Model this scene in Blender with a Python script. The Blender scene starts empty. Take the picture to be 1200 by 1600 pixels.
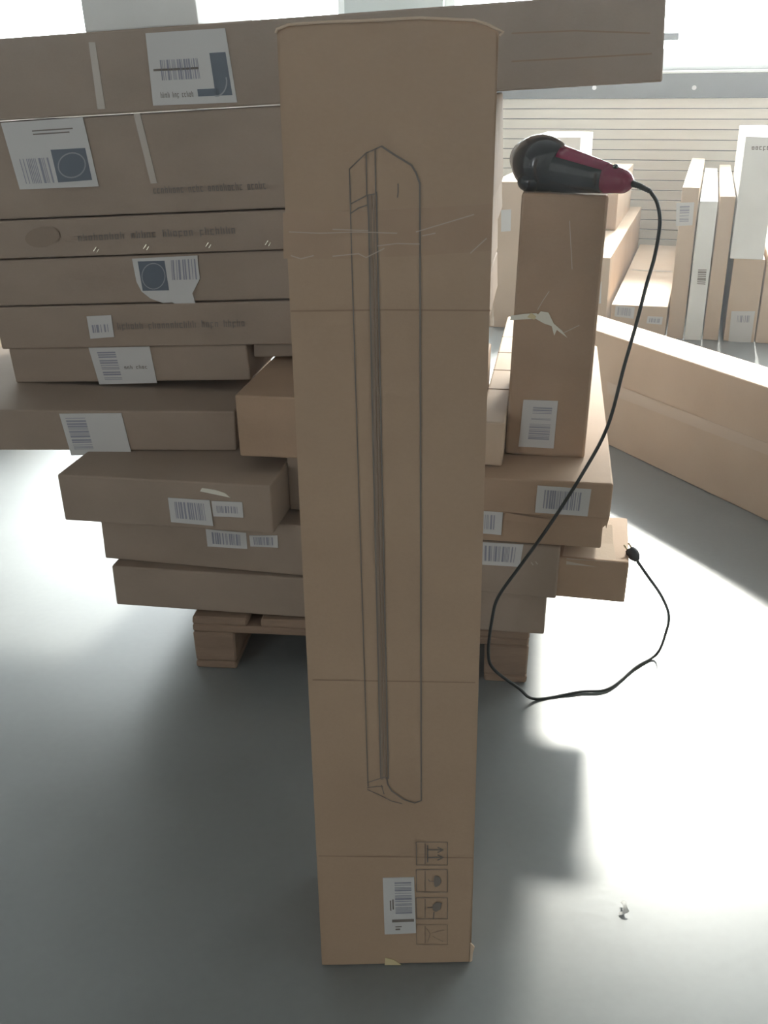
import bpy, bmesh, math, random
from mathutils import Vector, Matrix, noise as mnoise

random.seed(7)
scene = bpy.context.scene
COL = scene.collection
V = Vector

# ------------------------------------------------------------------ camera
CAM_H, FPX = 1.3, 1530.0
PITCH, ROLL = math.radians(23.5), math.radians(0.5)
FWD = V((0, math.cos(PITCH), -math.sin(PITCH)))
UP0 = V((0, math.sin(PITCH), math.cos(PITCH)))
RT = math.cos(ROLL) * V((1, 0, 0)) - math.sin(ROLL) * UP0
UP = math.sin(ROLL) * V((1, 0, 0)) + math.cos(ROLL) * UP0
CAM = V((0, 0, CAM_H))
cam_data = bpy.data.cameras.new('camera')
cam_data.sensor_fit = 'VERTICAL'
cam_data.sensor_height = 36.0
cam_data.lens = 36.0 * FPX / 1600.0
cam_data.clip_start = 0.02
cam_data.clip_end = 200
cam = bpy.data.objects.new('camera', cam_data)
COL.objects.link(cam)
M = Matrix((RT, UP, -FWD)).transposed().to_4x4()
M.translation = CAM
cam.matrix_world = M
scene.camera = cam

# ------------------------------------------------------------------ sky, sun, exposure
scene.view_settings.view_transform = 'Standard'
scene.view_settings.look = 'None'
scene.view_settings.gamma = 1
scene.view_settings.use_curve_mapping = False
scene.view_settings.exposure = 0.3
world = bpy.data.worlds.new('sky')
scene.world = world
world.use_nodes = True
bg = world.node_tree.nodes['Background']
bg.inputs['Color'].default_value = (0.93, 0.97, 1.0, 1)
bg.inputs['Strength'].default_value = 13.0
SUN_AZ, SUN_EL = math.radians(19), math.radians(32.5)
sun_data = bpy.data.lights.new('sun', 'SUN')
sun_data.energy = 15.0
sun_data.angle = math.radians(8)
sun_data.color = (1.0, 0.95, 0.88)
sun = bpy.data.objects.new('sun', sun_data)
COL.objects.link(sun)
to_sun = V((math.sin(SUN_AZ) * math.cos(SUN_EL), math.cos(SUN_AZ) * math.cos(SUN_EL), math.sin(SUN_EL)))
sun.rotation_euler = to_sun.to_track_quat('Z', 'Y').to_euler()

# ------------------------------------------------------------------ pixel helpers (a pixel gives a direction only)
def ray(x, y):
    return FWD * FPX + RT * (x - 600) + UP * (800 - y)
def atz(x, y, z):
    v = ray(x, y)
    return CAM + v * ((z - CAM_H) / v.z)
def aty(x, y, Y):
    v = ray(x, y)
    return CAM + v * (Y / v.y)
def onplane(x, y, P, n):
    v = ray(x, y)
    return CAM + v * ((P - CAM).dot(n) / v.dot(n))

# ------------------------------------------------------------------ materials
MATS = {}
def new_mat(name):
    m = bpy.data.materials.new(name)
    m.use_nodes = True
    nt = m.node_tree
    return m, nt, nt.nodes['Principled BSDF']
def simple(name, col, rough=0.6, metal=0.0, spec=0.5, coat=0.0):
    m, nt, b = new_mat(name)
    b.inputs['Base Color'].default_value = (*col, 1)
    b.inputs['Roughness'].default_value = rough
    b.inputs['Metallic'].default_value = metal
    b.inputs['Specular IOR Level'].default_value = spec
    b.inputs['Coat Weight'].default_value = coat
    MATS[name] = m
    return m
def noisy(name, c1, c2, scale=6, rough=0.8, detail=6, bump=0.0, bscale=200, stretch=(1, 1, 1), spec=0.3, fine=0.25):
    m, nt, b = new_mat(name)
    N, L = nt.nodes, nt.links
    tc = N.new('ShaderNodeTexCoord')
    mp = N.new('ShaderNodeMapping')
    mp.inputs['Scale'].default_value = stretch
    L.new(tc.outputs['Object'], mp.inputs['Vector'])
    n1 = N.new('ShaderNodeTexNoise')
    n1.inputs['Scale'].default_value = scale
    n1.inputs['Detail'].default_value = detail
    L.new(mp.outputs['Vector'], n1.inputs['Vector'])
    n2 = N.new('ShaderNodeTexNoise')
    n2.inputs['Scale'].default_value = bscale
    n2.inputs['Detail'].default_value = 3
    L.new(mp.outputs['Vector'], n2.inputs['Vector'])
    mix = N.new('ShaderNodeMath')
    mix.operation = 'MULTIPLY_ADD'
    mix.inputs[1].default_value = fine
    L.new(n2.outputs['Fac'], mix.inputs[0])
    L.new(n1.outputs['Fac'], mix.inputs[2])
    cr = N.new('ShaderNodeValToRGB')
    cr.color_ramp.elements[0].position = 0.38
    cr.color_ramp.elements[0].color = (*c1, 1)
    cr.color_ramp.elements[1].position = 0.78
    cr.color_ramp.elements[1].color = (*c2, 1)
    L.new(mix.outputs[0], cr.inputs['Fac'])
    L.new(cr.outputs['Color'], b.inputs['Base Color'])
    b.inputs['Roughness'].default_value = rough
    b.inputs['Specular IOR Level'].default_value = spec
    if bump:
        bp = N.new('ShaderNodeBump')
        bp.inputs['Strength'].default_value = bump
        bp.inputs['Distance'].default_value = 0.004
        L.new(n2.outputs['Fac'], bp.inputs['Height'])
        L.new(bp.outputs['Normal'], b.inputs['Normal'])
    MATS[name] = m
    return m

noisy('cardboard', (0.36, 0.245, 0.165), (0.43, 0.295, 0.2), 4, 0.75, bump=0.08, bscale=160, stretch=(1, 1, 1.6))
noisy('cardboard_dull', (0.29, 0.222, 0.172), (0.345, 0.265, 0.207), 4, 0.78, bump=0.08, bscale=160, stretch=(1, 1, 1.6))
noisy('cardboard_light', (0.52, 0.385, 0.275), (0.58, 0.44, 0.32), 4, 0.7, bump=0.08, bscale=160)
noisy('cardboard_main', (0.37, 0.255, 0.172), (0.42, 0.295, 0.2), 3, 0.72, bump=0.06, bscale=180, stretch=(1, 1, 1.4))
noisy('white_board', (0.72, 0.71, 0.68), (0.8, 0.79, 0.76), 5, 0.6)
noisy('tape_brown', (0.355, 0.232, 0.15), (0.40, 0.27, 0.178), 8, 0.28, spec=0.5, bump=0.25, bscale=40)
simple('tape_clear', (0.5, 0.42, 0.34), 0.3)
simple('tape_pale', (0.56, 0.43, 0.32), 0.35)
simple('tape_wrinkle', (0.46, 0.36, 0.28), 0.3)  # lighter tone for highlights painted on the tape
simple('tape_dull', (0.42, 0.36, 0.3), 0.4)
simple('tape_torn', (0.72, 0.68, 0.58), 0.5)
simple('tape_yellow', (0.62, 0.52, 0.3), 0.5)
simple('paper', (0.56, 0.54, 0.52), 0.6)
simple('ink', (0.05, 0.06, 0.075), 0.7)
simple('ink_soft', (0.19, 0.16, 0.135), 0.7)
simple('ink_faint', (0.26, 0.19, 0.14), 0.7)
simple('ink_blue', (0.1, 0.12, 0.15), 0.6)
simple('ink_ring', (0.3, 0.31, 0.32), 0.6)
simple('ink_violet', (0.27, 0.265, 0.31), 0.6)
simple('ink_text', (0.2, 0.165, 0.14), 0.7)
simple('crease', (0.29, 0.19, 0.125), 0.8)
simple('staple', (0.75, 0.7, 0.55), 0.25, 0.9)
noisy('wood', (0.22, 0.15, 0.105), (0.3, 0.205, 0.145), 5, 0.8, stretch=(1, 1, 6), bump=0.2, bscale=60)
simple('black_plastic', (0.012, 0.013, 0.016), 0.24, spec=0.6, coat=0.4)
simple('magenta_plastic', (0.25, 0.016, 0.06), 0.25, coat=0.5)
simple('rubber', (0.018, 0.021, 0.02), 0.5)
simple('plug_rubber', (0.02, 0.02, 0.022), 0.45)
simple('brass', (0.7, 0.6, 0.4), 0.3, 1.0)
noisy('slat_paint', (0.68, 0.59, 0.49), (0.76, 0.67, 0.56), 3, 0.45, stretch=(1, 1, 5))
simple('slat_gap', (0.12, 0.11, 0.1), 0.9)
simple('steel_dark', (0.05, 0.053, 0.06), 0.6)
simple('bolt_steel', (0.5, 0.5, 0.5), 0.35, 0.9)
simple('frame_white', (0.82, 0.82, 0.8), 0.4)
simple('wall_paint', (0.78, 0.77, 0.75), 0.8)
simple('pier_paint', (0.36, 0.4, 0.37), 0.8)
simple('ceiling_paint', (0.3, 0.3, 0.3), 0.85)

# polished concrete
m, nt, b = new_mat('concrete')
N, L = nt.nodes, nt.links
tc = N.new('ShaderNodeTexCoord')
na = N.new('ShaderNodeTexNoise'); na.inputs['Scale'].default_value = 2.2; na.inputs['Detail'].default_value = 8
nb = N.new('ShaderNodeTexNoise'); nb.inputs['Scale'].default_value = 60; nb.inputs['Detail'].default_value = 4
L.new(tc.outputs['Object'], na.inputs['Vector']); L.new(tc.outputs['Object'], nb.inputs['Vector'])
ad = N.new('ShaderNodeMath'); ad.operation = 'MULTIPLY_ADD'; ad.inputs[1].default_value = 0.25
L.new(nb.outputs['Fac'], ad.inputs[0]); L.new(na.outputs['Fac'], ad.inputs[2])
cr = N.new('ShaderNodeValToRGB')
cr.color_ramp.elements[0].position = 0.35; cr.color_ramp.elements[0].color = (0.18, 0.189, 0.188, 1)
cr.color_ramp.elements[1].position = 0.85; cr.color_ramp.elements[1].color = (0.235, 0.247, 0.245, 1)
L.new(ad.outputs[0], cr.inputs['Fac']); L.new(cr.outputs['Color'], b.inputs['Base Color'])
rr = N.new('ShaderNodeMapRange'); rr.inputs['To Min'].default_value = 0.32; rr.inputs['To Max'].default_value = 0.4
L.new(na.outputs['Fac'], rr.inputs['Value']); L.new(rr.outputs[0], b.inputs['Roughness'])
b.inputs['Specular IOR Level'].default_value = 0.8
bp = N.new('ShaderNodeBump'); bp.inputs['Strength'].default_value = 0.08; bp.inputs['Distance'].default_value = 0.002
L.new(nb.outputs['Fac'], bp.inputs['Height']); L.new(bp.outputs['Normal'], b.inputs['Normal'])
MATS['concrete'] = m

# window glass: clear sheet with a little reflection
m, nt, b = new_mat('glass')
N, L = nt.nodes, nt.links
N.remove(b)
tr = N.new('ShaderNodeBsdfTransparent'); tr.inputs['Color'].default_value = (0.96, 0.98, 0.97, 1)
gl = N.new('ShaderNodeBsdfGlossy'); gl.inputs['Roughness'].default_value = 0.05
mx = N.new('ShaderNodeMixShader'); mx.inputs['Fac'].default_value = 0.05
L.new(tr.outputs[0], mx.inputs[1]); L.new(gl.outputs[0], mx.inputs[2])
L.new(mx.outputs[0], N['Material Output'].inputs['Surface'])
MATS['glass'] = m

# clear wrinkled film
m, nt, b = new_mat('film')
N, L = nt.nodes, nt.links
N.remove(b)
tr = N.new('ShaderNodeBsdfTransparent')
gl = N.new('ShaderNodeBsdfGlossy'); gl.inputs['Roughness'].default_value = 0.22
mx = N.new('ShaderNodeMixShader'); mx.inputs['Fac'].default_value = 0.12
L.new(tr.outputs[0], mx.inputs[1]); L.new(gl.outputs[0], mx.inputs[2])
L.new(mx.outputs[0], N['Material Output'].inputs['Surface'])
MATS['film'] = m

# ------------------------------------------------------------------ object helpers
def link(name, mesh, mat=None, parent=None, loc=None):
    o = bpy.data.objects.new(name, mesh)
    COL.objects.link(o)
    if mat:
        mesh.materials.append(MATS[mat])
    if parent:
        o.parent = parent
    if loc is not None:
        o.location = loc
    return o
def empty(name, loc, label, cat, group=None):
    o = bpy.data.objects.new(name, None)
    o.empty_display_size = 0.1
    COL.objects.link(o)
    o.location = loc
    o['label'] = label
    o['category'] = cat
    if group:
        o['group'] = group
    return o
def wloc(o):
    p = V((0, 0, 0))
    while o:
        p = p + V(o.location)
        o = o.parent
    return p
def mesh_obj(name, verts, faces, mat, parent=None, smooth=False):
    """verts in world metres; stored relative to the parent's place"""
    off = wloc(parent) if parent else V((0, 0, 0))
    me = bpy.data.meshes.new(name)
    me.from_pydata([V(v) - off for v in verts], [], faces)
    me.update()
    if smooth:
        for p in me.polygons:
            p.use_smooth = True
    return link(name, me, mat, parent)
def bm_obj(name, bm, mat, parent=None, smooth=False):
    off = wloc(parent) if parent else V((0, 0, 0))
    bmesh.ops.translate(bm, verts=bm.verts, vec=-off)
    bmesh.ops.recalc_face_normals(bm, faces=bm.faces)
    me = bpy.data.meshes.new(name)
    bm.to_mesh(me)
    bm.free()
    if smooth:
        for p in me.polygons:
            p.use_smooth = True
    return link(name, me, mat, parent)
def structure(o):
    o['kind'] = 'structure'
    return o

def obox_bm(o, u, v, w, a, bv=0.0, seg=1, wobble=0.0, cuts=0):
    """box at corner o along u,v,w (unit axes) with sizes a"""
    bm = bmesh.new()
    cs = []
    for k in range(8):
        p = o + u * (a[0] if k & 1 else 0) + v * (a[1] if k & 2 else 0) + w * (a[2] if k & 4 else 0)
        if wobble:
            p = p + V((random.uniform(-1, 1), random.uniform(-1, 1), random.uniform(-1, 1) if k & 2 else 0)) * wobble
        cs.append(bm.verts.new(p))
    for f in ((0, 1, 3, 2), (4, 6, 7, 5), (0, 4, 5, 1), (2, 3, 7, 6), (0, 2, 6, 4), (1, 5, 7, 3)):
        bm.faces.new([cs[i] for i in f])
    if bv:
        bmesh.ops.bevel(bm, geom=list(bm.edges), offset=bv, segments=seg, affect='EDGES', profile=0.5)
    return bm

class Frame:
    """the front of a box: corner, right, up, back"""
    def __init__(self, P, yaw, tilt=0.0):
        self.P = V(P)
        self.w = V((math.sin(yaw), math.cos(yaw), 0))
        self.u = V((math.cos(yaw) * math.cos(tilt), -math.sin(yaw) * math.cos(tilt), math.sin(tilt)))
        self.v = self.u.cross(self.w)
    def px(self, x, y, off=0.0):
        return onplane(x, y, self.P, self.w) - self.w * off
    def uv(self, a, b, off=0.0):
        return self.P + self.u * a + self.v * b - self.w * off

def slab(name, fr, pts, mat, parent, t=0.0012, base=0.0002):
    """thin sheet lying on the front of a frame, outline given as world points on its face"""
    n = len(pts)
    v = [p - fr.w * base for p in pts] + [p - fr.w * (base + t) for p in pts]
    f = [list(range(n))[::-1], list(range(n, 2 * n))] + [[i, (i + 1) % n, n + (i + 1) % n, n + i] for i in range(n)]
    bm = bmesh.new()
    vs = [bm.verts.new(p) for p in v]
    for q in f:
        bm.faces.new([vs[i] for i in q])
    return bm_obj(name, bm, mat, parent)
def label_px(fr, quad, parent, mat='paper', name='label', off=0.0):
    return slab(name, fr, [fr.px(x, y, off) for x, y in quad], mat, parent)
def quad_pt(fr, quad, s, t, off=0.0):
    """bilinear point in a pixel quad TL,TR,BR,BL"""
    (x0, y0), (x1, y1), (x2, y2), (x3, y3) = quad
    x = (x0 * (1 - s) + x1 * s) * (1 - t) + (x3 * (1 - s) + x2 * s) * t
    y = (y0 * (1 - s) + y1 * s) * (1 - t) + (y3 * (1 - s) + y2 * s) * t
    return fr.px(x, y, off)
def print_rects(name, fr, quad, rects, mat, parent, off=0.0018):
    """flat print: rectangles (s0,t0,s1,t1) inside a pixel quad, one mesh"""
    vs, fs = [], []
    for s0, t0, s1, t1 in rects:
        k = len(vs)
        vs += [quad_pt(fr, quad, s, t, off) for s, t in ((s0, t0), (s0, t1), (s1, t1), (s1, t0))]
        fs.append([k, k + 1, k + 2, k + 3])
    return mesh_obj(name, vs, fs, mat, parent)
def bars(s0, t0, s1, t1, n, horizontal=False, seed=1):
    r = random.Random(seed)
    out, p = [], 0.0
    ws = [r.choice((1, 1, 2, 3)) for _ in range(2 * n)]
    tot = sum(ws)
    for i, wd in enumerate(ws):
        a, c = p / tot, (p + wd) / tot
        p += wd
        if i % 2 == 0:
            if horizontal:
                out.append((s0, t0 + (t1 - t0) * a, s1, t0 + (t1 - t0) * c))
            else:
                out.append((s0 + (s1 - s0) * a, t0, s0 + (s1 - s0) * c, t1))
    return out
def text_rows(s0, t0, s1, t1, words, seed=3):
    """unreadable small print: little upright strokes grouped into words"""
    r = random.Random(seed)
    out = []
    tot = sum(words) + len(words) - 1
    p = 0
    for wd in words:
        for i in range(wd):
            a = s0 + (s1 - s0) * (p + i + 0.12) / tot
            c = s0 + (s1 - s0) * (p + i + 0.8) / tot
            h = t1 - t0
            k = r.random()
            top = t0 if k < 0.3 else t0 + 0.28 * h
            bot = t1 + (0.22 * h if k > 0.9 else 0)
            d = (c - a) * 0.34
            out.append((a, top, a + d, bot))
            if k < 0.75:
                out.append((c - d, t0 + 0.28 * h, c, t1))
            if k > 0.25:
                out.append((a, t0 + 0.28 * h, c, t0 + 0.42 * h))
            if k > 0.5:
                out.append((a, t1 - 0.14 * h, c, t1))
        p += wd + 1
    return out
def lines_px(name, fr, polys, width, mat, parent, off=0.0012):
    """printed line drawing: pixel polylines as thin strips on the face"""
    vs, fs = [], []
    for poly in polys:
        pts = [fr.px(x, y, off) for x, y in poly]
        for a, c in zip(pts, pts[1:]):
            d = (c - a).normalized()
            s = d.cross(fr.w) * width * 0.5
            e = d * width * 0.25
            k = len(vs)
            vs += [a - e - s, a - e + s, c + e + s, c + e - s]
            fs.append([k, k + 1, k + 2, k + 3])
    return mesh_obj(name, vs, fs, mat, parent)

def lines_each(name, fr, polys, width, mat, parent, off=0.0012):
    for poly in polys:
        lines_px(name, fr, [poly], width, mat, parent, off)

def carton(name, label, fr, size, mat='cardboard', group=None, cat='box', bv=0.004, wobble=0.002, tape=True, seam=True):
    w, h, d = size
    root = empty(name, fr.P + fr.u * (w / 2) + fr.w * (d / 2), label, cat, group)
    bm = obox_bm(fr.P, fr.u, fr.v, fr.w, size, bv, 2, wobble)
    bm_obj('body', bm, mat, root)
    if seam:      # the slit between the two top flaps, and the tape over it
        pts = [fr.P + fr.v * (h + 0.0006) + fr.u * a + fr.w * c for a, c in
               ((0.02, d / 2 - 0.02), (w - 0.02, d / 2 - 0.02), (w - 0.02, d / 2 + 0.02), (0.02, d / 2 + 0.02))]
        if tape:
            mesh_obj('tape', pts, [[0, 1, 2, 3]], 'tape_clear', root)
    return root

def tube(name, pts, radius, mat, parent=None, res=10, radii=None, loc=None):
    cu = bpy.data.curves.new(name, 'CURVE')
    cu.dimensions = '3D'
    sp = cu.splines.new('POLY')
    off = wloc(parent) if parent else V((0, 0, 0))
    sp.points.add(len(pts) - 1)
    for i, p in enumerate(pts):
        q = V(p) - off
        sp.points[i].co = (*q, 1)
        sp.points[i].radius = radii[i] if radii else 1.0
    cu.bevel_depth = radius
    cu.bevel_resolution = 3
    cu.use_fill_caps = True
    o = bpy.data.objects.new(name, cu)
    COL.objects.link(o)
    dg = bpy.context.evaluated_depsgraph_get()
    me = bpy.data.meshes.new_from_object(o.evaluated_get(dg))
    bpy.data.objects.remove(o)
    bpy.data.curves.remove(cu)
    for p in me.polygons:
        p.use_smooth = True
    return link(name, me, mat, parent)
def smooth_path(pts, n=8):
    P = [V(p) for p in pts]
    P = [P[0] * 2 - P[1]] + P + [P[-1] * 2 - P[-2]]
    out = []
    for i in range(1, len(P) - 2):
        a, b_, c, d = P[i - 1], P[i], P[i + 1], P[i + 2]
        for k in range(n):
            t = k / n
            out.append(0.5 * ((2 * b_) + (c - a) * t + (2 * a - 5 * b_ + 4 * c - d) * t * t + (3 * b_ - a - 3 * c + d) * t ** 3))
    out.append(P[-2])
    return out
def rings(name, ring_list, mat, parent=None, smooth=True, cap=True):
    n = len(ring_list[0])
    vs = [p for r in ring_list for p in r]
    fs = []
    for i in range(len(ring_list) - 1):
        for k in range(n):
            a = i * n + k; b_ = i * n + (k + 1) % n
            fs.append([a, b_, b_ + n, a + n])
    if cap:
        fs.append(list(range(n))[::-1]); fs.append([(len(ring_list) - 1) * n + k for k in range(n)])
    bm = bmesh.new()
    bv = [bm.verts.new(v) for v in vs]
    for f in fs:
        bm.faces.new([bv[i] for i in f])
    return bm_obj(name, bm, mat, parent, smooth)

# ================================================================== THE ROOM
YW = math.radians(18)                       # the back wall is turned 18 degrees to the camera
WU = V((math.cos(YW), -math.sin(YW), 0)); WW = V((math.sin(YW), math.cos(YW), 0)); ZZ = V((0, 0, 1))
W0 = V((1.611, 5.389, 0)) + WW * 2.6        # a point at the foot of the back wall
U_L, U_R, W_F, CEIL = -9.0, 5.0, -14.0, 4.9
def wall_pt(u, w, z):
    return W0 + WU * u + WW * w + ZZ * z
def wbox(u0, u1, w0, w1, z0, z1, bv=0.0):
    return obox_bm(wall_pt(u0, w0, z0), WU, ZZ, WW, (u1 - u0, z1 - z0, w1 - w0), bv)
def wall_px(x, y):                          # where a pixel meets the back wall: (u, z)
    p = onplane(x, y, W0, WW)
    return (p - W0).dot(WU), p.z
structure(bm_obj('floor', wbox(U_L, U_R, W_F, 0.3, -0.1, 0.0), 'concrete'))
structure(bm_obj('ceiling', wbox(U_L, U_R, W_F, 0.3, CEIL, CEIL + 0.1), 'ceiling_paint'))
structure(bm_obj('wall_left', wbox(U_L - 0.2, U_L, W_F, 0.3, 0, CEIL), 'wall_paint'))
structure(bm_obj('wall_right', wbox(U_R, U_R + 0.2, W_F, 0.3, 0, CEIL), 'wall_paint'))
wf = structure(bm_obj('wall_front', wbox(U_L, U_R, W_F - 0.2, W_F, 0, 0.9), 'wall_paint'))  # unseen wall; its opening is added to light the carton fronts
bm_obj('wall_above', wbox(U_L, U_R, W_F - 0.2, W_F, 3.4, CEIL), 'wall_paint', wf)
bm_obj('wall_beside', wbox(U_L, -3.2, W_F - 0.2, W_F, 0.9, 3.4), 'wall_paint', wf)
bm_obj('wall_beside', wbox(-2.6, U_R, W_F - 0.2, W_F, 0.9, 3.4), 'wall_paint', wf)
pd = bpy.data.lights.new('window_portal', 'AREA')  # portal for the added opening behind the camera
pd.shape = 'RECTANGLE'; pd.size = 0.6; pd.size_y = 2.5
pd.cycles.is_portal = True
po = bpy.data.objects.new('window_portal', pd)
COL.objects.link(po)
po.location = wall_pt(-2.9, W_F + 0.01, 2.15)
po.rotation_euler = (-WW).to_track_quat('Z', 'Y').to_euler()

z_beam0 = wall_px(1000, 154)[1]
z_beam1 = wall_px(1110, 114)[1]
z_win = z_beam1 + 0.02
WIN_TOP = 4.3
# back wall: sheet behind the boards, piers between the windows, lintel
wall = structure(bm_obj('wall_back', wbox(U_L, U_R, 0.03, 0.3, 0, z_win), 'slat_gap'))
pitch = 0.0735
zz = z_beam0
first = None
while zz > 0.0:
    z0 = max(0.0, zz - pitch + 0.006)
    if first is None or zz - pitch <= 0:
        bm = wbox(U_L, U_R, 0.008, 0.03, z0, zz, 0.003)
        s = bm_obj('slat', bm, 'slat_paint', wall)
        if first is None:
            first = (s, zz)
    else:
        s = first[0].copy(); COL.objects.link(s); s.parent = wall
        s.location = (0, 0, zz - first[1])
    zz -= pitch
beam = structure(bm_obj('trim_1', wbox(U_L, U_R, -0.045, 0.03, z_beam0 + 0.002, z_beam1, 0.004), 'steel_dark'))
for x, y in ((930, 137), (1085, 137), (800, 137), (1230, 138)):
    u, z = wall_px(x, y)
    bm = bmesh.new()
    bmesh.ops.create_cone(bm, cap_ends=True, segments=10, radius1=0.017, radius2=0.012, depth=0.012,
                          matrix=Matrix.Translation(wall_pt(u, -0.051, z)) @ WW.to_track_quat('Z', 'Y').to_matrix().to_4x4())
    bm_obj('bolt', bm, 'bolt_steel', beam)
structure(bm_obj('trim_2', wbox(U_L, U_R, -0.09, 0.3, z_beam1, z_win, 0.004), 'frame_white'))   # sill
structure(bm_obj('trim_3', wbox(U_L, U_R, 0.0, 0.3, WIN_TOP, CEIL), 'wall_paint'))              # lintel
pu0, _ = wall_px(538, 5); pu1, _ = wall_px(692, 5)
piers = [(U_L, U_L + 0.5), (pu0 - 4.2 - 0.7, pu0 - 4.2), (pu0, pu1), (U_R - 0.35, U_R)]
for i, (a, c) in enumerate(piers):
    structure(bm_obj('trim_%d' % (i + 4), wbox(a, c, 0.0, 0.3, z_win, WIN_TOP), 'pier_paint'))
def window(n, u0, u1, mull):
    fr = bm_obj('window_%d' % n, wbox(u0, u1, 0.06, 0.16, z_win, z_win + 0.15, 0.006), 'frame_white')
    structure(fr)
    bm_obj('top_rail', wbox(u0, u1, 0.06, 0.16, WIN_TOP - 0.08, WIN_TOP, 0.006), 'frame_white', fr)
    for a in [u0, u1 - 0.08] + [q - 0.04 for q in mull]:
        bm_obj('mullion', wbox(a, a + 0.08, 0.065, 0.155, z_win + 0.15, WIN_TOP - 0.08, 0.004), 'frame_white', fr)
    bm_obj('transom', wbox(u0 + 0.08, u1 - 0.08, 0.065, 0.155, z_win + 1.6, z_win + 1.66, 0.004), 'frame_white', fr)
    edges = [u0] + list(mull) + [u1]
    for a, c in zip(edges, edges[1:]):
        bm_obj('pane', wbox(a + 0.04, c - 0.04, 0.107, 0.111, z_win + 0.15, WIN_TOP - 0.08), 'glass', fr)
    pd = bpy.data.lights.new('window_portal', 'AREA')
    pd.shape = 'RECTANGLE'; pd.size = u1 - u0; pd.size_y = WIN_TOP - z_win
    pd.cycles.is_portal = True
    po = bpy.data.objects.new('window_portal', pd)
    COL.objects.link(po)
    po.location = wall_pt((u0 + u1) / 2, 0.05, (z_win + WIN_TOP) / 2)
    po.rotation_euler = WW.to_track_quat('Z', 'Y').to_euler()
    return fr
w1 = window(1, piers[0][1], piers[1][0], [])
w2 = window(2, piers[1][1], piers[2][0], [(piers[1][1] + piers[2][0]) / 2])
lu, lz = wall_px(1047, 58)
w3 = window(3, piers[2][1], piers[3][0], [lu - 0.9, lu + 1.4])
bm = obox_bm(wall_pt(lu - 0.06, 0.035, lz - 0.02), WU, ZZ, WW, (0.12, 0.05, 0.03), 0.006)
bm_obj('latch', bm, 'steel_dark', w3)

# thin haze volume added to imitate veiling lens glare
m = bpy.data.materials.new('haze'); m.use_nodes = True
nt = m.node_tree; nt.nodes.remove(nt.nodes['Principled BSDF'])
vs_ = nt.nodes.new('ShaderNodeVolumeScatter')
vs_.inputs['Density'].default_value = 0.013; vs_.inputs['Anisotropy'].default_value = 0.65
nt.links.new(vs_.outputs[0], nt.nodes['Material Output'].inputs['Volume'])
MATS['haze'] = m
hz = bm_obj('haze', wbox(U_L + 0.01, U_R - 0.01, W_F + 0.01, -0.1, 0.004, CEIL - 0.01), 'haze')
hz['kind'] = 'stuff'; hz['label'] = 'thin dusty haze filling the sunlit hall'; hz['category'] = 'haze'

# ================================================================== THE TALL BOX IN FRONT
mb = Frame(atz(503, 1510, 0.001), math.radians(-1.0))
MBW = 0.2405; MBD = 0.21
mroot = empty('tall_carton', mb.P + mb.u * MBW / 2 + mb.w * MBD / 2, 'tall narrow brown carton standing upright on the floor with a line drawing on its face', 'box')
top_px = [(432, 47), (440, 41), (470, 37), (520, 34), (600, 31), (655, 28), (740, 32), (765, 39), (780, 50)]
ring = [mb.uv(0, 0), mb.uv(MBW, 0)] + [mb.px(778 - 43 * t, 50 + 1453 * t) for t in (0.72, 0.45, 0.2)] + \
       [mb.px(x, y) for x, y in reversed(top_px)] + [mb.px(432 + 71 * t, 47 + 1463 * t) for t in (0.2, 0.5, 0.8)]
bm = bmesh.new()
fv = [bm.verts.new(p) for p in ring]
k = len(ring)
bk = [bm.verts.new(p + mb.w * MBD) for p in ring]
bm.faces.new(fv); bm.faces.new(bk[::-1])
for i in range(k):
    bm.faces.new([fv[i], bk[i], bk[(i + 1) % k], fv[(i + 1) % k]])
bmesh.ops.bevel(bm, geom=[e for e in bm.edges if e.verts[0] in fv and e.verts[1] in fv], offset=0.003, segments=2, affect='EDGES')
bm_obj('body', bm, 'cardboard_main', mroot)
# frayed rim of the top edge, its backlight put into a lighter colour
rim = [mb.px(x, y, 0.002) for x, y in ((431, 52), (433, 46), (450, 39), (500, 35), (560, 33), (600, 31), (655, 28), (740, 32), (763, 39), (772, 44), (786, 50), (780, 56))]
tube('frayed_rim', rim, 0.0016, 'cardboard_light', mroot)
tp = [(442, 332), (560, 330), (700, 322), (769, 318), (767, 392), (640, 400), (540, 404), (443, 404)]
tape = slab('tape_band', mb, [mb.px(x, y) for x, y in reversed(tp)], 'tape_brown', mroot, 0.0004, 0.0002)
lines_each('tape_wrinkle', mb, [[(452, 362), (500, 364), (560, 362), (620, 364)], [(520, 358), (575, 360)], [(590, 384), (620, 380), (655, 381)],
         [(455, 399), (470, 404), (490, 399)], [(520, 400), (560, 396), (572, 402), (600, 388)], [(650, 362), (690, 350), (740, 335)], [(660, 368), (680, 364)], [(735, 395), (760, 372)]], 0.0013, 'tape_wrinkle', tape, 0.0018)  # streak highlights of the crumpled tape, drawn as lighter strips
lines_each('fold_line', mb, [[(455, 486), (600, 484), (765, 485)], [(489, 1062), (742, 1066)], [(498, 1337), (738, 1340)]], 0.002, 'crease', mroot, 0.0006)
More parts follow.
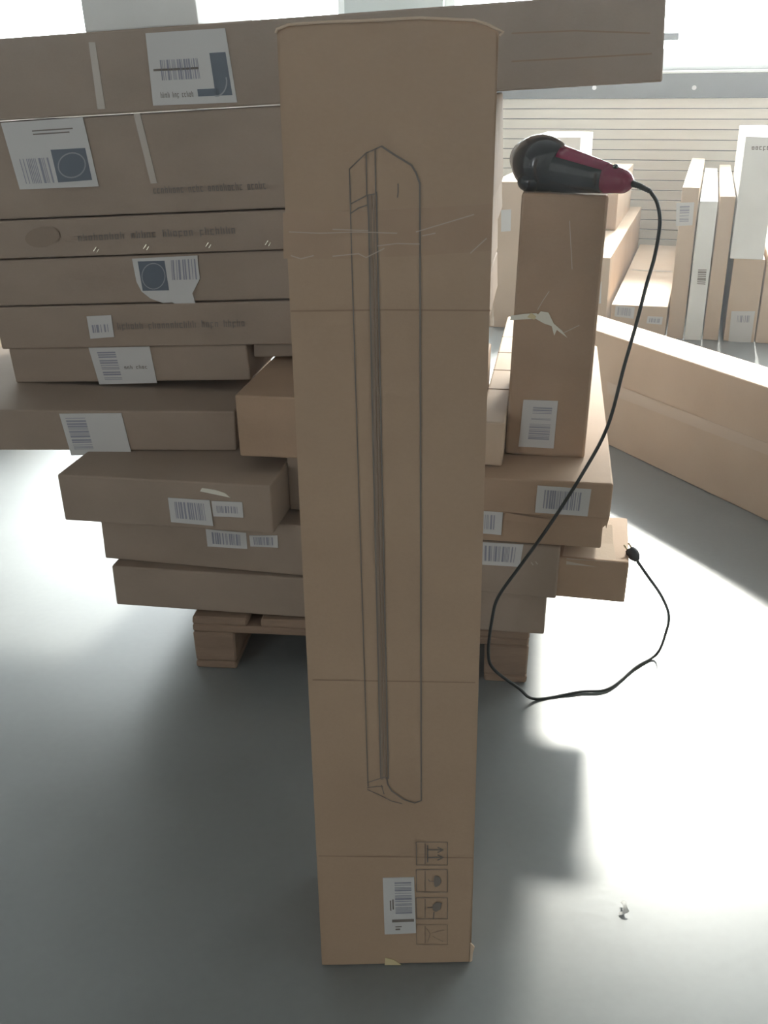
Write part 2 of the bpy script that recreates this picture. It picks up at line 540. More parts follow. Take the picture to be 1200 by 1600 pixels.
# the printed outline of a long profile
draw = [[(546, 264), (550, 420), (561, 780), (575, 1228)], [(546, 264), (572, 239), (586, 233), (597, 228)], [(572, 240), (573, 305)], [(586, 235), (587, 303)],
        [(547, 319), (573, 305), (585, 303)], [(547, 334), (560, 325), (574, 320)], [(574, 1222), (592, 1216), (602, 1213)], [(574, 1230), (588, 1228), (598, 1228)],
        [(574, 1233), (592, 1241), (612, 1251), (628, 1255)], [(622, 287), (622, 300), (621, 308)], [(600, 1240), (596, 1226)]]
lines_px('printed_outline', mb, draw, 0.0014, 'ink_soft', mroot)
lines_px('printed_outline', mb, [[(597, 229), (615, 241), (643, 258), (650, 270), (656, 287), (657, 700), (658, 1225), (658, 1250), (648, 1254), (630, 1248), (612, 1235), (606, 1225), (604, 1214)]], 0.0022, 'ink_soft', mroot)
lines_px('printed_outline', mb, [[(574, 305), (576, 340), (583, 700), (595, 1216)], [(588, 300), (589, 340), (596, 700), (607, 1216)]], 0.0018, 'ink_soft', mroot, 0.0014)
q = [(575, 306), (588, 303), (606, 1216), (595, 1218)]
print_rects('printed_band', mb, q, [(0.0, 0, 0.42, 1), (0.52, 0, 0.78, 1), (0.88, 0, 1, 1)], 'ink_faint', mroot, 0.001)
for i, (y0, y1) in enumerate(((1315, 1351), (1358, 1393), (1402, 1435), (1444, 1475))):
    m_ = 'ink_soft' if i < 3 else 'ink_faint'
    pl = [[(650, y0), (699, y0), (699, y1), (651, y1), (650, y0)], [(664, y0 + 2), (664, y1 - 2)]]
    sy = lines_px('handling_symbol', mb, pl, 0.0011, m_, mroot)
    if i == 0:
        lines_px('arrow', mb, [[(668, 1320), (668, 1346)], [(668, 1327), (690, 1327)], [(668, 1339), (690, 1339)], [(684, 1323), (692, 1327), (684, 1331)], [(684, 1335), (692, 1339), (684, 1343)]], 0.0022, 'ink_soft', sy, 0.0014)
    if i == 1:
        c = [mb.px(680 + 9 * math.cos(a) * (1 if math.cos(a) > 0 else 0.25), 1376 + 9 * math.sin(a), 0.0014) for a in [2 * math.pi * k / 20 for k in range(20)]]
        mesh_obj('umbrella', c, [list(range(20))], 'ink_soft', sy)
        lines_px('umbrella_shaft', mb, [[(681, 1376), (671, 1376), (669, 1373)]], 0.001, 'ink_soft', sy, 0.0014)
    if i == 2:
        mesh_obj('goblet', [mb.px(x, y, 0.0014) for x, y in ((690, 1410), (688, 1420), (681, 1424), (676, 1421), (676, 1413), (682, 1408))], [[0, 1, 2, 3, 4, 5]], 'ink_soft', sy)
        lines_px('goblet_stem', mb, [[(678, 1424), (677, 1434)], [(668, 1417), (678, 1417)]], 0.0018, 'ink_soft', sy, 0.0014)
    if i == 3:
        lines_px('cross_mark', mb, [[(666, 1449), (672, 1458), (668, 1471)], [(674, 1457), (694, 1452)], [(676, 1462), (692, 1470)]], 0.001, 'ink_faint', sy, 0.0014)
q = [(598, 1371), (647, 1370), (650, 1457), (601, 1459)]
lb = label_px(mb, q[::-1], mroot)
print_rects('barcode', mb, q, bars(0.37, 0.08, 0.9, 0.66, 17, True, 5), 'ink_violet', lb)
print_rects('small_print', mb, q, [(0.2, 0.4, 0.24, 0.58), (0.28, 0.38, 0.32, 0.56), (0.25, 0.74, 0.95, 0.79), (0.35, 0.86, 0.55, 0.88), (0.35, 0.9, 0.5, 0.93)], 'ink_soft', lb)
slab('tape_scrap', mb, [mb.px(x, y) for x, y in ((601, 1507), (627, 1507), (615, 1499), (602, 1496))], 'tape_yellow', mroot)
slab('torn_flap', mb, [mb.uv(MBW - 0.002, 0.001), mb.uv(MBW + 0.002, 0.003), mb.uv(MBW + 0.0025, 0.02), mb.uv(MBW + 0.005, 0.033), mb.uv(MBW - 0.002, 0.042)], 'cardboard_light', mroot, 0.003, -0.004)  # light shining through the flap is put into its paler colour

# ================================================================== PALLET
pf = Frame((-0.462, 2.048, 0.0), math.radians(6))
proot = empty('wooden_pallet', pf.P + pf.u * 0.4 + pf.w * 0.55, 'low wooden pallet with block feet under the pile of cartons', 'pallet')
PD = 1.1
def pbox(name, a, b_, c, sz, mat='wood', bv=0.004):
    return bm_obj(name, obox_bm(pf.P + pf.u * a + ZZ * b_ + pf.w * c, pf.u, ZZ, pf.w, sz, bv, 1, 0.0015), mat, proot)
for a in (0.0, 0.35, 0.7):
    pbox('runner_board', a, 0.0, 0.0, (0.1, 0.02, PD))
    for c in (0.0, 0.475, 0.955):
        pbox('block', a, 0.02, c, (0.1, 0.08, 0.145))
for c in (0.0, 0.475, 0.955):
    pbox('stringer_board', 0, 0.1, c, (0.8, 0.02, 0.145))
for i in range(5):
    pbox('deck_board', i * 0.1667, 0.12, 0.0, (0.133, 0.022, PD))

# ================================================================== CARTONS ON THE PALLET
LOW = 'cartons stacked on the pallet'
Y = math.radians
# bottom layer
fK = Frame(atz(183, 945, 0.145), Y(8.8))
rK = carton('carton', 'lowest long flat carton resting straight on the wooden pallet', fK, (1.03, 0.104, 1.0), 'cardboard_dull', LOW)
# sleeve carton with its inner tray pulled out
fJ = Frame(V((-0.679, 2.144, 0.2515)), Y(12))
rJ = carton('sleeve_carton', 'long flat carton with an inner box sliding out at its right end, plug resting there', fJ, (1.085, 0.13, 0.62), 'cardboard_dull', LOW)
bm = obox_bm(fJ.P + fJ.u * 1.0 + fJ.w * 0.006 + fJ.v * 0.002, fJ.u, fJ.v, fJ.w, (0.232, 0.098, 0.24), 0.004, 2, 0.003)
tray = bm_obj('inner_tray', bm, 'cardboard', rJ)
mesh_obj('tray_flap', [fJ.uv(1.09, 0.1015, -0.01), fJ.uv(1.205, 0.1015, -0.012), fJ.uv(1.2, 0.112, -0.07), fJ.uv(1.095, 0.112, -0.07)], [[0, 1, 2, 3]], 'cardboard_light', tray)
mesh_obj('tray_flap', [fJ.uv(1.092, 0.1025, -0.09), fJ.uv(1.2, 0.1025, -0.09), fJ.uv(1.196, 0.119, -0.16), fJ.uv(1.096, 0.119, -0.16)], [[0, 1, 2, 3]], 'cardboard_light', tray)
slab('tape', fJ, [fJ.uv(1.1, 0.085), fJ.uv(1.228, 0.085), fJ.uv(1.228, 0.1), fJ.uv(1.1, 0.1)], 'tape_clear', tray, 0.0006, -0.005)
def barcode_label(fr, quad, root, rects=None, seed=1, n=14, mat='paper', extra=None, off=0.0015, ink='ink_violet'):
    lb = label_px(fr, quad[::-1], root, mat, off=off)
    print_rects('barcode', fr, quad, rects or bars(0.14, 0.14, 0.86, 0.82, n, False, seed), ink, lb, off + 0.0018)
    if extra:
        print_rects('small_print', fr, quad, extra, 'ink_soft', lb, off + 0.0018)
    return lb
barcode_label(fJ, [(748, 846), (818, 850), (812, 885), (748, 881)], rJ, seed=11)
barcode_label(fJ, [(322, 826), (385, 832), (387, 857), (325, 853)], rJ, seed=12)
barcode_label(fJ, [(390, 836), (434, 836), (435, 855), (392, 853)], rJ, seed=13)
lines_px('tape_mark', fJ, [[(830, 878), (833, 882)], [(837, 877), (840, 881)]], 0.002, 'tape_clear', rJ, 0.002)

# third layer, left
fI = Frame(V((-0.738, 2.069, 0.386)), Y(10))
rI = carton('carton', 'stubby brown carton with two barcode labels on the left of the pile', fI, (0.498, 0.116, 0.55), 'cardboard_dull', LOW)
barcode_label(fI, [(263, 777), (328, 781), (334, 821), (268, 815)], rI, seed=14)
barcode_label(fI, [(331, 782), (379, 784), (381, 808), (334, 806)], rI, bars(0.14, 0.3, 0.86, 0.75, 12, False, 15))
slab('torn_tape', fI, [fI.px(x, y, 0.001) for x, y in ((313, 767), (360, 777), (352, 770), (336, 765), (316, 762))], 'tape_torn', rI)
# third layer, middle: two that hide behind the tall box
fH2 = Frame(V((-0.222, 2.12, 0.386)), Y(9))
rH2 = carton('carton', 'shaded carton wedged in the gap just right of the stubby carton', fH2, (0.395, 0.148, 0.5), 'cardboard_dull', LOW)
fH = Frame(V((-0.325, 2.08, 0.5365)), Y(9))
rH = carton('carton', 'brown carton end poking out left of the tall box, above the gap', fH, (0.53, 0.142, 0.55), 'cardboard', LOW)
# third layer, right: lidded carton that carries the upright one
fL = Frame(V((0.192, 1.937, 0.386)), Y(10))
rL = empty('lidded_carton', fL.P + fL.u * 0.14 + fL.w * 0.6, 'carton with overlapping lid and barcode labels, carrying the upright carton', 'box', LOW)
bm_obj('body', obox_bm(fL.P + fL.w * 0.006, fL.u, fL.v, fL.w, (0.276, 0.12, 1.17), 0.004, 2, 0.002), 'cardboard', rL)
lid = bm_obj('lid', obox_bm(fL.P + fL.v * 0.072 - fL.u * 0.004, fL.u, fL.v, fL.w, (0.292, 0.08, 1.19), 0.004, 2, 0.002), 'cardboard', rL)
slab('torn_edge', fL, [fL.uv(0.27, 0.075), fL.uv(0.276, 0.052), fL.uv(0.281, 0.058), fL.uv(0.283, 0.05), fL.uv(0.287, 0.075)], 'cardboard', lid, 0.003, -0.003)
barcode_label(fL, [(840, 758), (924, 764), (918, 806), (836, 800)], rL, seed=16, n=18)
barcode_label(fL, [(749, 797), (786, 799), (783, 837), (748, 834)], rL, bars(0.0, 0.2, 0.75, 0.8, 7, False, 17), off=-0.0045)
slab('tape', fL, [fL.px(x, y, 0) for x, y in ((788, 812), (856, 821), (860, 812), (790, 801))], 'tape_brown', rL, 0.0006, 0.0002)
# narrow carton between the pile and the upright one
fP = Frame(V((0.2065, 2.0, 0.54)), Y(10))
rP = carton('narrow_carton', 'slim sunlit carton lying between the tall pile and the upright carton', fP, (0.052, 0.1, 1.05), 'cardboard_light', LOW, tape=False)
for c in (0.25, 0.42, 0.6, 0.78):
    bm_obj('flap_seam', obox_bm(fP.P + fP.v * 0.0995 + fP.w * c, fP.u, fP.v, fP.w, (0.052, 0.001, 0.004)), 'crease', rP)

# upright carton under the hair dryer
fD = Frame(V((0.272, 2.072, 0.5395)), Y(10), -0.02)
rD = carton('upright_carton', 'upright scuffed brown carton with torn tape, hair dryer lying on top', fD, (0.176, 0.562, 0.3), 'cardboard', None, bv=0.006, wobble=0.002)
lbq = [(818, 624), (872, 626), (865, 700), (810, 697)]
lb = label_px(fD, lbq[::-1], rD, off=0.002)
print_rects('barcode', fD, lbq, bars(0.3, 0.14, 0.85, 0.3, 6, True, 18) + bars(0.28, 0.38, 0.84, 0.44, 2, True, 19) + bars(0.25, 0.5, 0.85, 0.85, 12, True, 20), 'ink_violet', lb, 0.0038)
slab('torn_tape', fD, [fD.px(x, y, 0.0015) for x, y in ((797, 500), (830, 498), (845, 495), (838, 489), (820, 490), (798, 493))], 'tape_torn', rD)
slab('torn_tape', fD, [fD.px(x, y, 0.0016) for x, y in ((836, 497), (850, 505), (862, 509), (866, 524), (870, 515), (886, 527), (878, 516), (865, 505), (857, 488), (845, 486))], 'tape_torn', rD)
slab('tape_stain', fD, [fD.px(x, y, 0.003) for x, y in ((824, 495), (835, 499), (838, 494), (830, 488))], 'tape_yellow', rD)
lines_each('scuff', fD, [[(840, 484), (848, 470), (858, 455)], [(890, 345), (894, 420)], [(880, 520), (905, 508)]], 0.0015, 'tape_clear', rD, 0.002)

# fourth layer: the carton that sticks out to the left
fG = Frame(V((-1.16, 2.235, 0.503)), Y(2.0))
rG = carton('long_carton', 'long carton reaching out beyond the left edge, big white label on it', fG, (0.81, 0.1, 0.62), 'cardboard_dull', LOW)
q = [(93, 646), (190, 645), (206, 709), (112, 711)]
barcode_label(fG, q, rG, bars(0.08, 0.1, 0.4, 0.9, 16, True, 21))
barcode_label(fG, [(270, 708), (385, 708), (388, 726), (275, 724)], rG, bars(0.05, 0.1, 0.95, 0.9, 12, False, 22), off=0.0)

# the upper pile: all of it leans a little down to the left
TILT = 0.047
UPG = 'long cartons piled high on the pallet'
FW = Frame((-0.647, 2.411, 0.6), Y(9), TILT)
def layer(name, label, left, zl, h, right, mat, fwd=0.0, depth=0.68, **kw):
    """zl: height of the lower left corner; left/right: distances along the pile from x = -0.95"""
    base = V((-0.95, 2.459 - fwd, zl))
    f = Frame(base, Y(9), TILT)
    f.P = base + f.u * left
    return f, carton(name, label, f, (right - left, h, depth), mat, UPG, **kw)
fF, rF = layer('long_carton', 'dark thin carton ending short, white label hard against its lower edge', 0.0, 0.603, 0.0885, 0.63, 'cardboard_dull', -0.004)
fF2, rF2 = layer('carton', 'thin dark carton set back in the gap above the poking-out carton', 0.64, 0.654, 0.034, 1.18, 'cardboard_dull', -0.03, 0.5)  # added filler, plugs the gap where sunlight leaked through
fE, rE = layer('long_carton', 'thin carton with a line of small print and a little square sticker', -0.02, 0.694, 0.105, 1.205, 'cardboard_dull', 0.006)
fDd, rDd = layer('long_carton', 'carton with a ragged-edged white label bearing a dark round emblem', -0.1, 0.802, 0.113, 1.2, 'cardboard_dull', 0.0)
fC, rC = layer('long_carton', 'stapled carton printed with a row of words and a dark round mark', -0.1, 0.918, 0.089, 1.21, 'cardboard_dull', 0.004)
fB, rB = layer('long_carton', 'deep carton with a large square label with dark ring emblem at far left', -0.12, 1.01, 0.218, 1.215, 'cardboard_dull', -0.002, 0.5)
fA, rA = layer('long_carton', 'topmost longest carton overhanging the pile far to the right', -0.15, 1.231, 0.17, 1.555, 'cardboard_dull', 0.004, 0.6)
# A: white label crossed by tape
q = [(228, 52), (352, 44), (371, 160), (240, 165)]
lb = barcode_label(fA, q, rA, bars(0.14, 0.38, 0.62, 0.66, 18, False, 30), extra=text_rows(0.1, 0.82, 0.5, 0.9, [4, 3, 5], 4) + [(0.05, 0.5, 0.6, 0.53)])
print_rects('logo_square', fA, q, [(0.76, 0.32, 0.96, 0.9), (0.55, 0.8, 0.8, 0.9)], 'ink_blue', lb, 0.0034)
ringpts = [(339 + 16 * math.cos(a), 128 + 22 * math.sin(a)) for a in [math.pi * (-0.1 + 0.08 * k) for k in range(9)]]
lines_px('logo_ring', fA, [ringpts], 0.003, 'ink_ring', lb, 0.004)
slab('paper_strip', fA, [fA.px(x, y, 0.0005) for x, y in ((153, 171), (165, 170), (149, 66), (139, 66))], 'tape_dull', rA)
lines_each('edge_crease', fA, [[(800, 52), (900, 48), (1015, 52)], [(800, 96), (1018, 84)]], 0.003, 'crease', rA, 0.001)
# B: label with ring emblem, strap, print along the foot
q = [(2, 192), (130, 183), (155, 291), (32, 296)]
lb = barcode_label(fB, q, rB, bars(0.1, 0.55, 0.47, 0.92, 12, False, 31), extra=[(0.35, 0.14, 0.85, 0.16), (0.35, 0.19, 0.8, 0.21)])
qs = [(80, 234), (134, 231), (145, 281), (92, 285)]
print_rects('logo_square', fB, qs, [(0, 0, 1, 1)], 'ink_blue', lb, 0.0034)
lines_px('logo_ring', fB, [[(113.5 + 21 * math.cos(a) + 2 * math.sin(a), 258 + 19 * math.sin(a) - 3 * math.cos(a)) for a in [2 * math.pi * k / 26 for k in range(27)]]], 0.003, 'ink_ring', lb, 0.0045)
slab('paper_strip', fB, [fB.px(x, y, 0.0005) for x, y in ((236, 287), (246, 286), (219, 177), (209, 178))], 'tape_dull', rB)
print_rects('printed_words', fB, [(238, 290), (415, 281), (418, 297), (240, 304)], text_rows(0, 0.1, 1, 0.9, [8, 4, 9, 5], 6), 'ink_text', rB, 0.0018)
# C: upside down words, round mark, staples
print_rects('printed_words', fC, [(120, 364), (368, 351), (370, 366), (122, 378)], text_rows(0, 0.1, 1, 0.9, [9, 5, 6, 7], 7), 'ink_text', rC, 0.0018)
mesh_obj('round_mark', [fC.px(67 + 27 * math.cos(a), 370 + 16 * math.sin(a) - 0.1 * 27 * math.cos(a), 0.003) for a in [2 * math.pi * k / 24 for k in range(24)]], [list(range(24))], 'ink_faint', rC)
for x, y in ((151, 390), (229, 386), (326, 383), (419, 380)):
    lines_px('staple', fC, [[(x - 4, y + 2), (x, y - 4)], [(x + 1, y + 4), (x + 4, y - 1)]], 0.002, 'staple', rC, 0.003)
# D: ragged label
q = [(207, 404), (310, 399), (308, 474), (222, 470)]
pts = [(207, 404), (214, 440), (222, 455), (236, 466), (255, 473), (270, 472), (274, 474), (306, 474), (301, 458), (313, 435), (310, 414), (309, 399)]
lb = slab('label', fDd, [fDd.px(x, y, 0.002) for x, y in pts], 'paper', rDd)
print_rects('logo_square', fDd, [(216, 408), (258, 407), (265, 453), (224, 454)], [(0, 0, 1, 1)], 'ink_blue', lb, 0.0042)
lines_px('logo_ring', fDd, [[(241 + 18 * math.cos(a), 431 + 20 * math.sin(a)) for a in [2 * math.pi * k / 26 for k in range(27)]]], 0.0022, 'ink_ring', lb, 0.0052)
print_rects('barcode', fDd, [(268, 406), (308, 404), (311, 436), (270, 437)], bars(0, 0.0, 1, 1, 9, False, 33), 'ink_violet', lb, 0.0042)
# E: sticker and print
q = [(136, 494), (174, 492), (179, 526), (142, 529)]
barcode_label(fE, q, rE, bars(0.15, 0.4, 0.85, 0.75, 6, False, 34), mat='paper')
print_rects('printed_words', fE, [(182, 503), (383, 497), (384, 511), (184, 516)], text_rows(0, 0.1, 1, 0.9, [6, 11, 4, 5], 8), 'ink_text', rE, 0.0018)
# F: label
q = [(139, 543), (234, 541), (246, 598), (156, 600)]
barcode_label(fF, q, rF, bars(0.12, 0.12, 0.42, 0.92, 12, True, 35), extra=text_rows(0.5, 0.5, 0.9, 0.6, [3, 4], 9))
# loose film over the middle of the pile's right end
fv_ = []
FR = Frame(fE.P + fE.u * 1.225, Y(9), TILT)
for i in range(13):
    t = i / 12
    for s in (0, 1, 2):
        p = FR.P + FR.v * (0.52 * t) + FR.u * (0.012 + 0.012 * math.sin(5 * t + s * 2) * (0.4 + t)) + FR.w * (0.02 + 0.2 * s / 2)
        fv_.append(p)
ff_ = [[i * 3 + s, i * 3 + s + 1, i * 3 + s + 4, i * 3 + s + 3] for i in range(12) for s in range(2)]
film = mesh_obj('film_wrap', fv_, ff_, 'film', None, True)
film['label'] = 'clear wrapping film hanging at the right end of the high pile'
film['category'] = 'film'

# pale carton lying on the very top
fT = Frame(fA.P + fA.u * 0.44 + fA.v * 0.1715 + fA.w * 0.05, Y(9), TILT)
rT = carton('pale_carton', 'pale carton lying on top of the whole pile at upper left', fT, (0.265, 0.16, 0.45), 'white_board', None)

# ================================================================== HAIR DRYER
zt = 1.1
HD = V((0.335, 2.16, zt))
dc = aty(845, 256, 2.15)
droot = empty('hair_dryer', V((dc.x, dc.y, 1.1035)), 'black and magenta hair dryer lying on the upright carton', 'hair dryer')
R0 = 0.0575
ax = V((-0.12, 0.98, 0.03)).normalized()            # barrel axis, blowing away to the back left
s1 = ax.cross(ZZ).normalized(); s2 = s1.cross(ax)
prof = [(-0.072, 0.02), (-0.07, 0.034), (-0.06, 0.046), (-0.04, 0.055), (-0.015, R0), (0.01, R0), (0.035, 0.054), (0.06, 0.047), (0.09, 0.041), (0.115, 0.038), (0.118, 0.034), (0.1, 0.033)]
rings('barrel', [[dc + ax * a + (s1 * math.cos(t) + s2 * math.sin(t)) * r for t in [2 * math.pi * k / 32 for k in range(32)]] for a, r in prof], 'black_plastic', droot)
# small foot of the nozzle at lower left
ft = aty(828, 284, 2.11)
bm = bmesh.new()
bmesh.ops.create_uvsphere(bm, u_segments=20, v_segments=12, radius=1, matrix=Matrix.Translation(V((ft.x, ft.y, ft.z + 0.001))) @ Matrix.Diagonal((0.026, 0.03, 0.0215, 1)))
bm_obj('nozzle_heel', bm, 'black_plastic', droot, True)
# handle: tapered, black below, magenta shell above and at the end
h0 = aty(858, 262, 2.115); h1 = aty(958, 281, 2.02)
def handle_ring(t, grow=0.0, a0=0.0, a1=2 * math.pi, n=24):
    c = h0.lerp(h1, t)
    d = (h1 - h0).normalized()
    side = d.cross(ZZ).normalized(); upv = side.cross(d)
    rv = (0.050 * (1 - t) + 0.026 * t) + grow
    rh = (0.034 * (1 - t) + 0.021 * t) + grow
    if t > 1.15:
        k = (t - 1.15) / 0.15
        rv *= math.sqrt(max(0.08, 1 - k * k)); rh *= math.sqrt(max(0.08, 1 - k * k))
    out = []
    for k in range(n):
        a = a0 + (a1 - a0) * k / (n if a1 - a0 > 6.2 else n - 1)
        out.append(c + side * rh * math.cos(a) + upv * rv * math.sin(a))
    return out
rings('handle', [handle_ring(t) for t in (0.0, 0.15, 0.3, 0.45, 0.6, 0.75, 0.92)], 'black_plastic', droot)
rings('handle_end', [handle_ring(t, 0.0006) for t in (0.88, 0.93, 1.0, 1.08, 1.15, 1.2, 1.25, 1.28, 1.3)], 'magenta_plastic', droot)
sh = [handle_ring(t, 0.0014, math.radians(35), math.radians(172), 14) for t in (0.18, 0.3, 0.45, 0.6, 0.75, 0.9)]
sh2 = [handle_ring(t, -0.001, math.radians(35), math.radians(172), 14) for t in (0.18, 0.3, 0.45, 0.6, 0.75, 0.9)]
rings('top_shell', [a + b_[::-1] for a, b_ in zip(sh, sh2)], 'magenta_plastic', droot)
bt = handle_ring(1.02)[5]
bm = bmesh.new()
bmesh.ops.create_uvsphere(bm, u_segments=12, v_segments=8, radius=0.006, matrix=Matrix.Translation(bt))
bm_obj('switch', bm, 'black_plastic', droot, True)
# strain relief and cable
e0 = h0.lerp(h1, 1.27)
rel = [e0, aty(1000, 291, 1.975), aty(1016, 299, 1.96)]
relp = smooth_path(rel, 8)
relief = tube('strain_relief', relp, 0.0062, 'rubber', droot, radii=[1.0 - 0.35 * i / (len(relp) - 1) + (0.12 if i % 2 else 0) for i in range(len(relp))])
floorz = 0.0042
cp = [relp[-1], aty(1027, 318, 1.95), aty(1031, 350, 1.94), aty(1023, 400, 1.925), aty(1010, 445, 1.91), aty(995, 503, 1.895), aty(975, 573, 1.88), aty(949, 667, 1.86), aty(909, 742, 1.845),
      aty(857, 823, 1.84), aty(813, 884, 1.84), aty(779, 932, 1.845), aty(769, 967, 1.85), aty(763, 1020, 1.855), aty(772, 1046, 1.86), aty(809, 1074, 1.875), atz(837, 1092, floorz), atz(905, 1081, floorz), atz(950, 1076, floorz),
      atz(993, 1042, floorz), atz(1026, 1022, 0.012)]
cp += [aty(1040, 990, 2.03), aty(1045, 962, 2.0), aty(1034, 932, 1.965), aty(1012, 900, 1.93), aty(998, 880, 1.92), aty(996, 876, 1.92)]
cord = tube('power_cord', smooth_path(cp, 8), 0.0036, 'rubber', droot)
p0 = aty(996, 876, 1.92); p1 = aty(986, 861, 1.935)
dpl = (p1 - p0).normalized()
plug = tube('plug', [p0, p0.lerp(p1, 0.2), p0.lerp(p1, 0.4), p0.lerp(p1, 0.7), p1, p1 + dpl * 0.006], 0.013, 'plug_rubber', droot, radii=[0.45, 0.7, 0.95, 1.05, 1.0, 0.8])
for s in (-1, 1):
    o_ = dpl.cross(ZZ).normalized() * 0.0075 * s
    tube('plug_pin', [p1 + o_, p1 + o_ + dpl * 0.019], 0.0022, 'brass', plug)

# ================================================================== LONG CARTON ON THE FLOOR
la, lbp = atz(960, 700, 0), atz(1200, 815, 0)
ld = (lbp - la).normalized()
yaw_l = math.atan2(-ld.y, ld.x)
fLong = Frame(la - ld * 0.5 + ZZ * 0.001, yaw_l)
LH = 0.425
tb = atz(1200, 582, LH); tfp = atz(1200, 612, LH)
LW = max(0.12, abs((atz(1065, 533, LH) - fLong.P).dot(fLong.w)))
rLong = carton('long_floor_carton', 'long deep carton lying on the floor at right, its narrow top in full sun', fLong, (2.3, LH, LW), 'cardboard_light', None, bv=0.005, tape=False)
fl = fLong
mid = [fl.px(x, y, 0.001) for x, y in ((955, 606), (1200, 702))]
tq = [(950, 596), (1205, 694), (1205, 712), (950, 614)]
slab('tape', fl, [fl.px(x, y) for x, y in tq[::-1]], 'tape_pale', rLong, 0.0005, 0.004)
lines_each('fold_line', fl, [[(1052, 660), (1048, 730)]], 0.003, 'crease', rLong, 0.0008)

# ================================================================== CARTONS BY THE WALL
YB = Y(17.5)
BGP = V((1.611, 5.389, 0.001))
BG = 'cartons by the slatted wall'
fb = Frame(BGP, YB)
def wall_carton(name, label, tl, tr, br, bl_, depth, mat, fwd=0.0, lift=None, group=BG, zb=None, **kw):
    f = Frame(fb.P - fb.w * fwd, YB)
    B = f.px(*bl_); Bz = f.px(*br); T = f.px(*tl); T2 = f.px(*tr)
    u0 = ((B - f.P).dot(f.u) + (T - f.P).dot(f.u)) / 2
    u1 = ((Bz - f.P).dot(f.u) + (T2 - f.P).dot(f.u)) / 2
    z0 = zb if zb is not None else max(0.001, (B.z + Bz.z) / 2)
    z1 = (T.z + T2.z) / 2
    g = Frame(f.P + f.u * u0 + ZZ * (z0 - f.P.z), YB)
    return g, carton(name, label, g, (u1 - u0, z1 - z0, depth), mat, group, **kw)
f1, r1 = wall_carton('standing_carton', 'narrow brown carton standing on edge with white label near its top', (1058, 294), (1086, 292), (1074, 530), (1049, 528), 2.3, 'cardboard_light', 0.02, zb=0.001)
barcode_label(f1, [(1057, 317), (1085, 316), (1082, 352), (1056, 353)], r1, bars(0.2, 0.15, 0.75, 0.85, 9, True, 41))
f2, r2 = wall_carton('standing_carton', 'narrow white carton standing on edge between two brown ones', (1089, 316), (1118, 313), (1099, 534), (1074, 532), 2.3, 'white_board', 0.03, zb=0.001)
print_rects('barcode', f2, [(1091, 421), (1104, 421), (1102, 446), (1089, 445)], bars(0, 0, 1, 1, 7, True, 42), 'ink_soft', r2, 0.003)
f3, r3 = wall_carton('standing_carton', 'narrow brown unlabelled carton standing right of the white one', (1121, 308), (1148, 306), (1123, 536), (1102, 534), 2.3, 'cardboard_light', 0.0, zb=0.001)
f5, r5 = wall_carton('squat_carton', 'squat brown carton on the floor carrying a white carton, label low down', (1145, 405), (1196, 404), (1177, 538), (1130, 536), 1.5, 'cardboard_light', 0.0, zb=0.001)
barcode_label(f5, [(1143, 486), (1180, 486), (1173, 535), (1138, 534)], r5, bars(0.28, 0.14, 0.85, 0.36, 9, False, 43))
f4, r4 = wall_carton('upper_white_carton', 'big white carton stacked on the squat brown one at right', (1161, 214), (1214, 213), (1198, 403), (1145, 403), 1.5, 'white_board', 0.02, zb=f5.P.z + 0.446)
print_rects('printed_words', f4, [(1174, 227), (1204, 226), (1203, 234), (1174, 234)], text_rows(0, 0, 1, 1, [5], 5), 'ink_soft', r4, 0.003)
f6, r6 = wall_carton('squat_carton', 'brown carton cut off by the right edge of the picture', (1199, 400), (1250, 398), (1230, 540), (1180, 538), 1.5, 'cardboard_light', 0.0, zb=0.001)
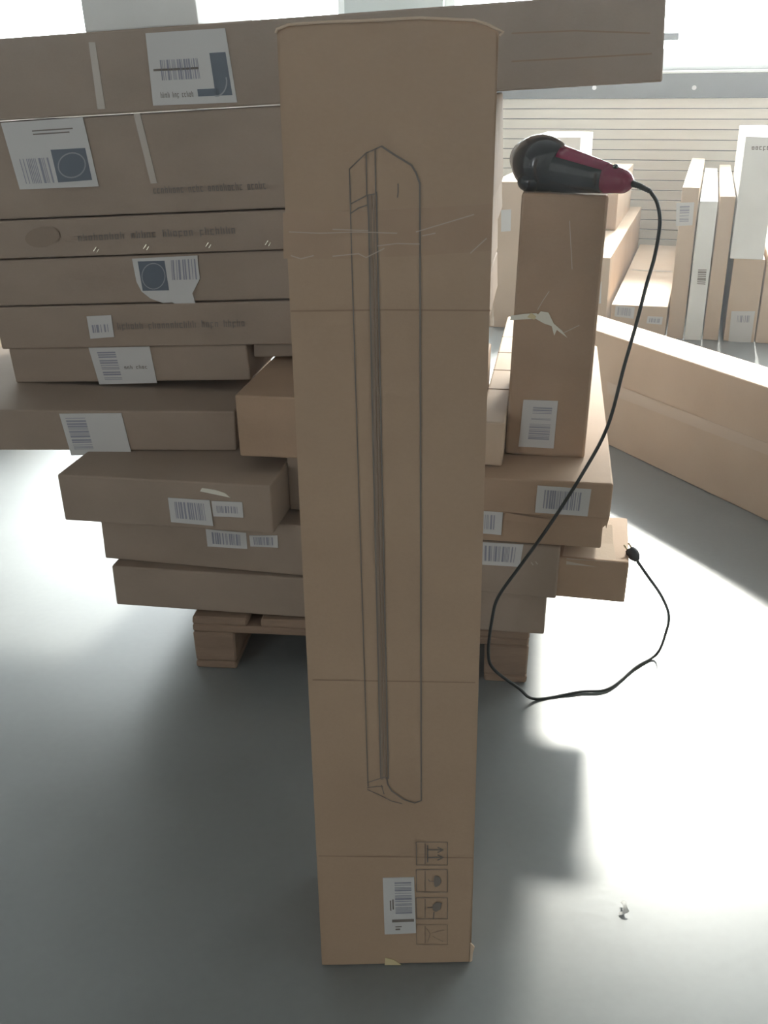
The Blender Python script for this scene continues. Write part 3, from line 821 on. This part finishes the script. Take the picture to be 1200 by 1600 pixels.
# flat one with a long one on it, ends towards us
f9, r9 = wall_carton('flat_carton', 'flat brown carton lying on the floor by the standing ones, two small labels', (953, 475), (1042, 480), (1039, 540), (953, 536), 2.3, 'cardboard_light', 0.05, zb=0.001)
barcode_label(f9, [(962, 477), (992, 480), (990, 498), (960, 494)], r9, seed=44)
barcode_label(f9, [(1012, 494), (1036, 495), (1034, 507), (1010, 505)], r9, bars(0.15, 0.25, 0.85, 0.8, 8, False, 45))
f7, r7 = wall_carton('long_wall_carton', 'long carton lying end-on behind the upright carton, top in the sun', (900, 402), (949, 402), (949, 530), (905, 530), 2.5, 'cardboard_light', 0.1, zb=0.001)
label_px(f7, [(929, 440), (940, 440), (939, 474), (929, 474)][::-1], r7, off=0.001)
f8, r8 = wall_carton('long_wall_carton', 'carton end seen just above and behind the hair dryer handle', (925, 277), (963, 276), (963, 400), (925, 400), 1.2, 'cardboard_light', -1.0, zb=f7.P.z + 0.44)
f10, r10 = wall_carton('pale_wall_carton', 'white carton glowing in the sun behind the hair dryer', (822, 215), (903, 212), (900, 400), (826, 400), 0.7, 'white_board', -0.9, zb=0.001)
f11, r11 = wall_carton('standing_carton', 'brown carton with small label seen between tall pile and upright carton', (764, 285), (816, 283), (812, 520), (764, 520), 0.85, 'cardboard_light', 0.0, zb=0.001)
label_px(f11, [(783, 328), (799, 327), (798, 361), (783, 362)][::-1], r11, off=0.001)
# one beyond the left end of the pile
fX = Frame(V((-2.35, 4.3, 0.001)), Y(12))
rX = carton('floor_carton', 'carton on the floor behind the left end of the pile', fX, (0.7, 0.35, 0.5), 'cardboard_light', None)

# ================================================================== LITTER
sc_ = atz(976, 1424, 0.001)
pts = [atz(972, 1410, 0.004), atz(976, 1414, 0.009), atz(977, 1421, 0.008), atz(979, 1427, 0.004), atz(974, 1430, 0.002), atz(972, 1426, 0.002)]
vs = []
for i, p in enumerate(smooth_path(pts, 4)):
    wd = 0.0025 + 0.003 * (i / 20)
    vs += [p + V((-wd, 0, 0)), p + V((wd, 0.002, 0.002)), p + V((wd, 0.002, 0.0028)), p + V((-wd, 0, 0.0008))]
n = len(vs) // 4
fs = []
for i in range(n - 1):
    for k in range(4):
        fs.append([i * 4 + k, i * 4 + (k + 1) % 4, i * 4 + 4 + (k + 1) % 4, i * 4 + 4 + k])
fs += [[3, 2, 1, 0], [4 * n - 4, 4 * n - 3, 4 * n - 2, 4 * n - 1]]
sc_o = mesh_obj('paper_scrap', vs, fs, 'white_board')
sc_o['label'] = 'tiny curled white scrap on the bare floor at lower right'
sc_o['category'] = 'scrap'
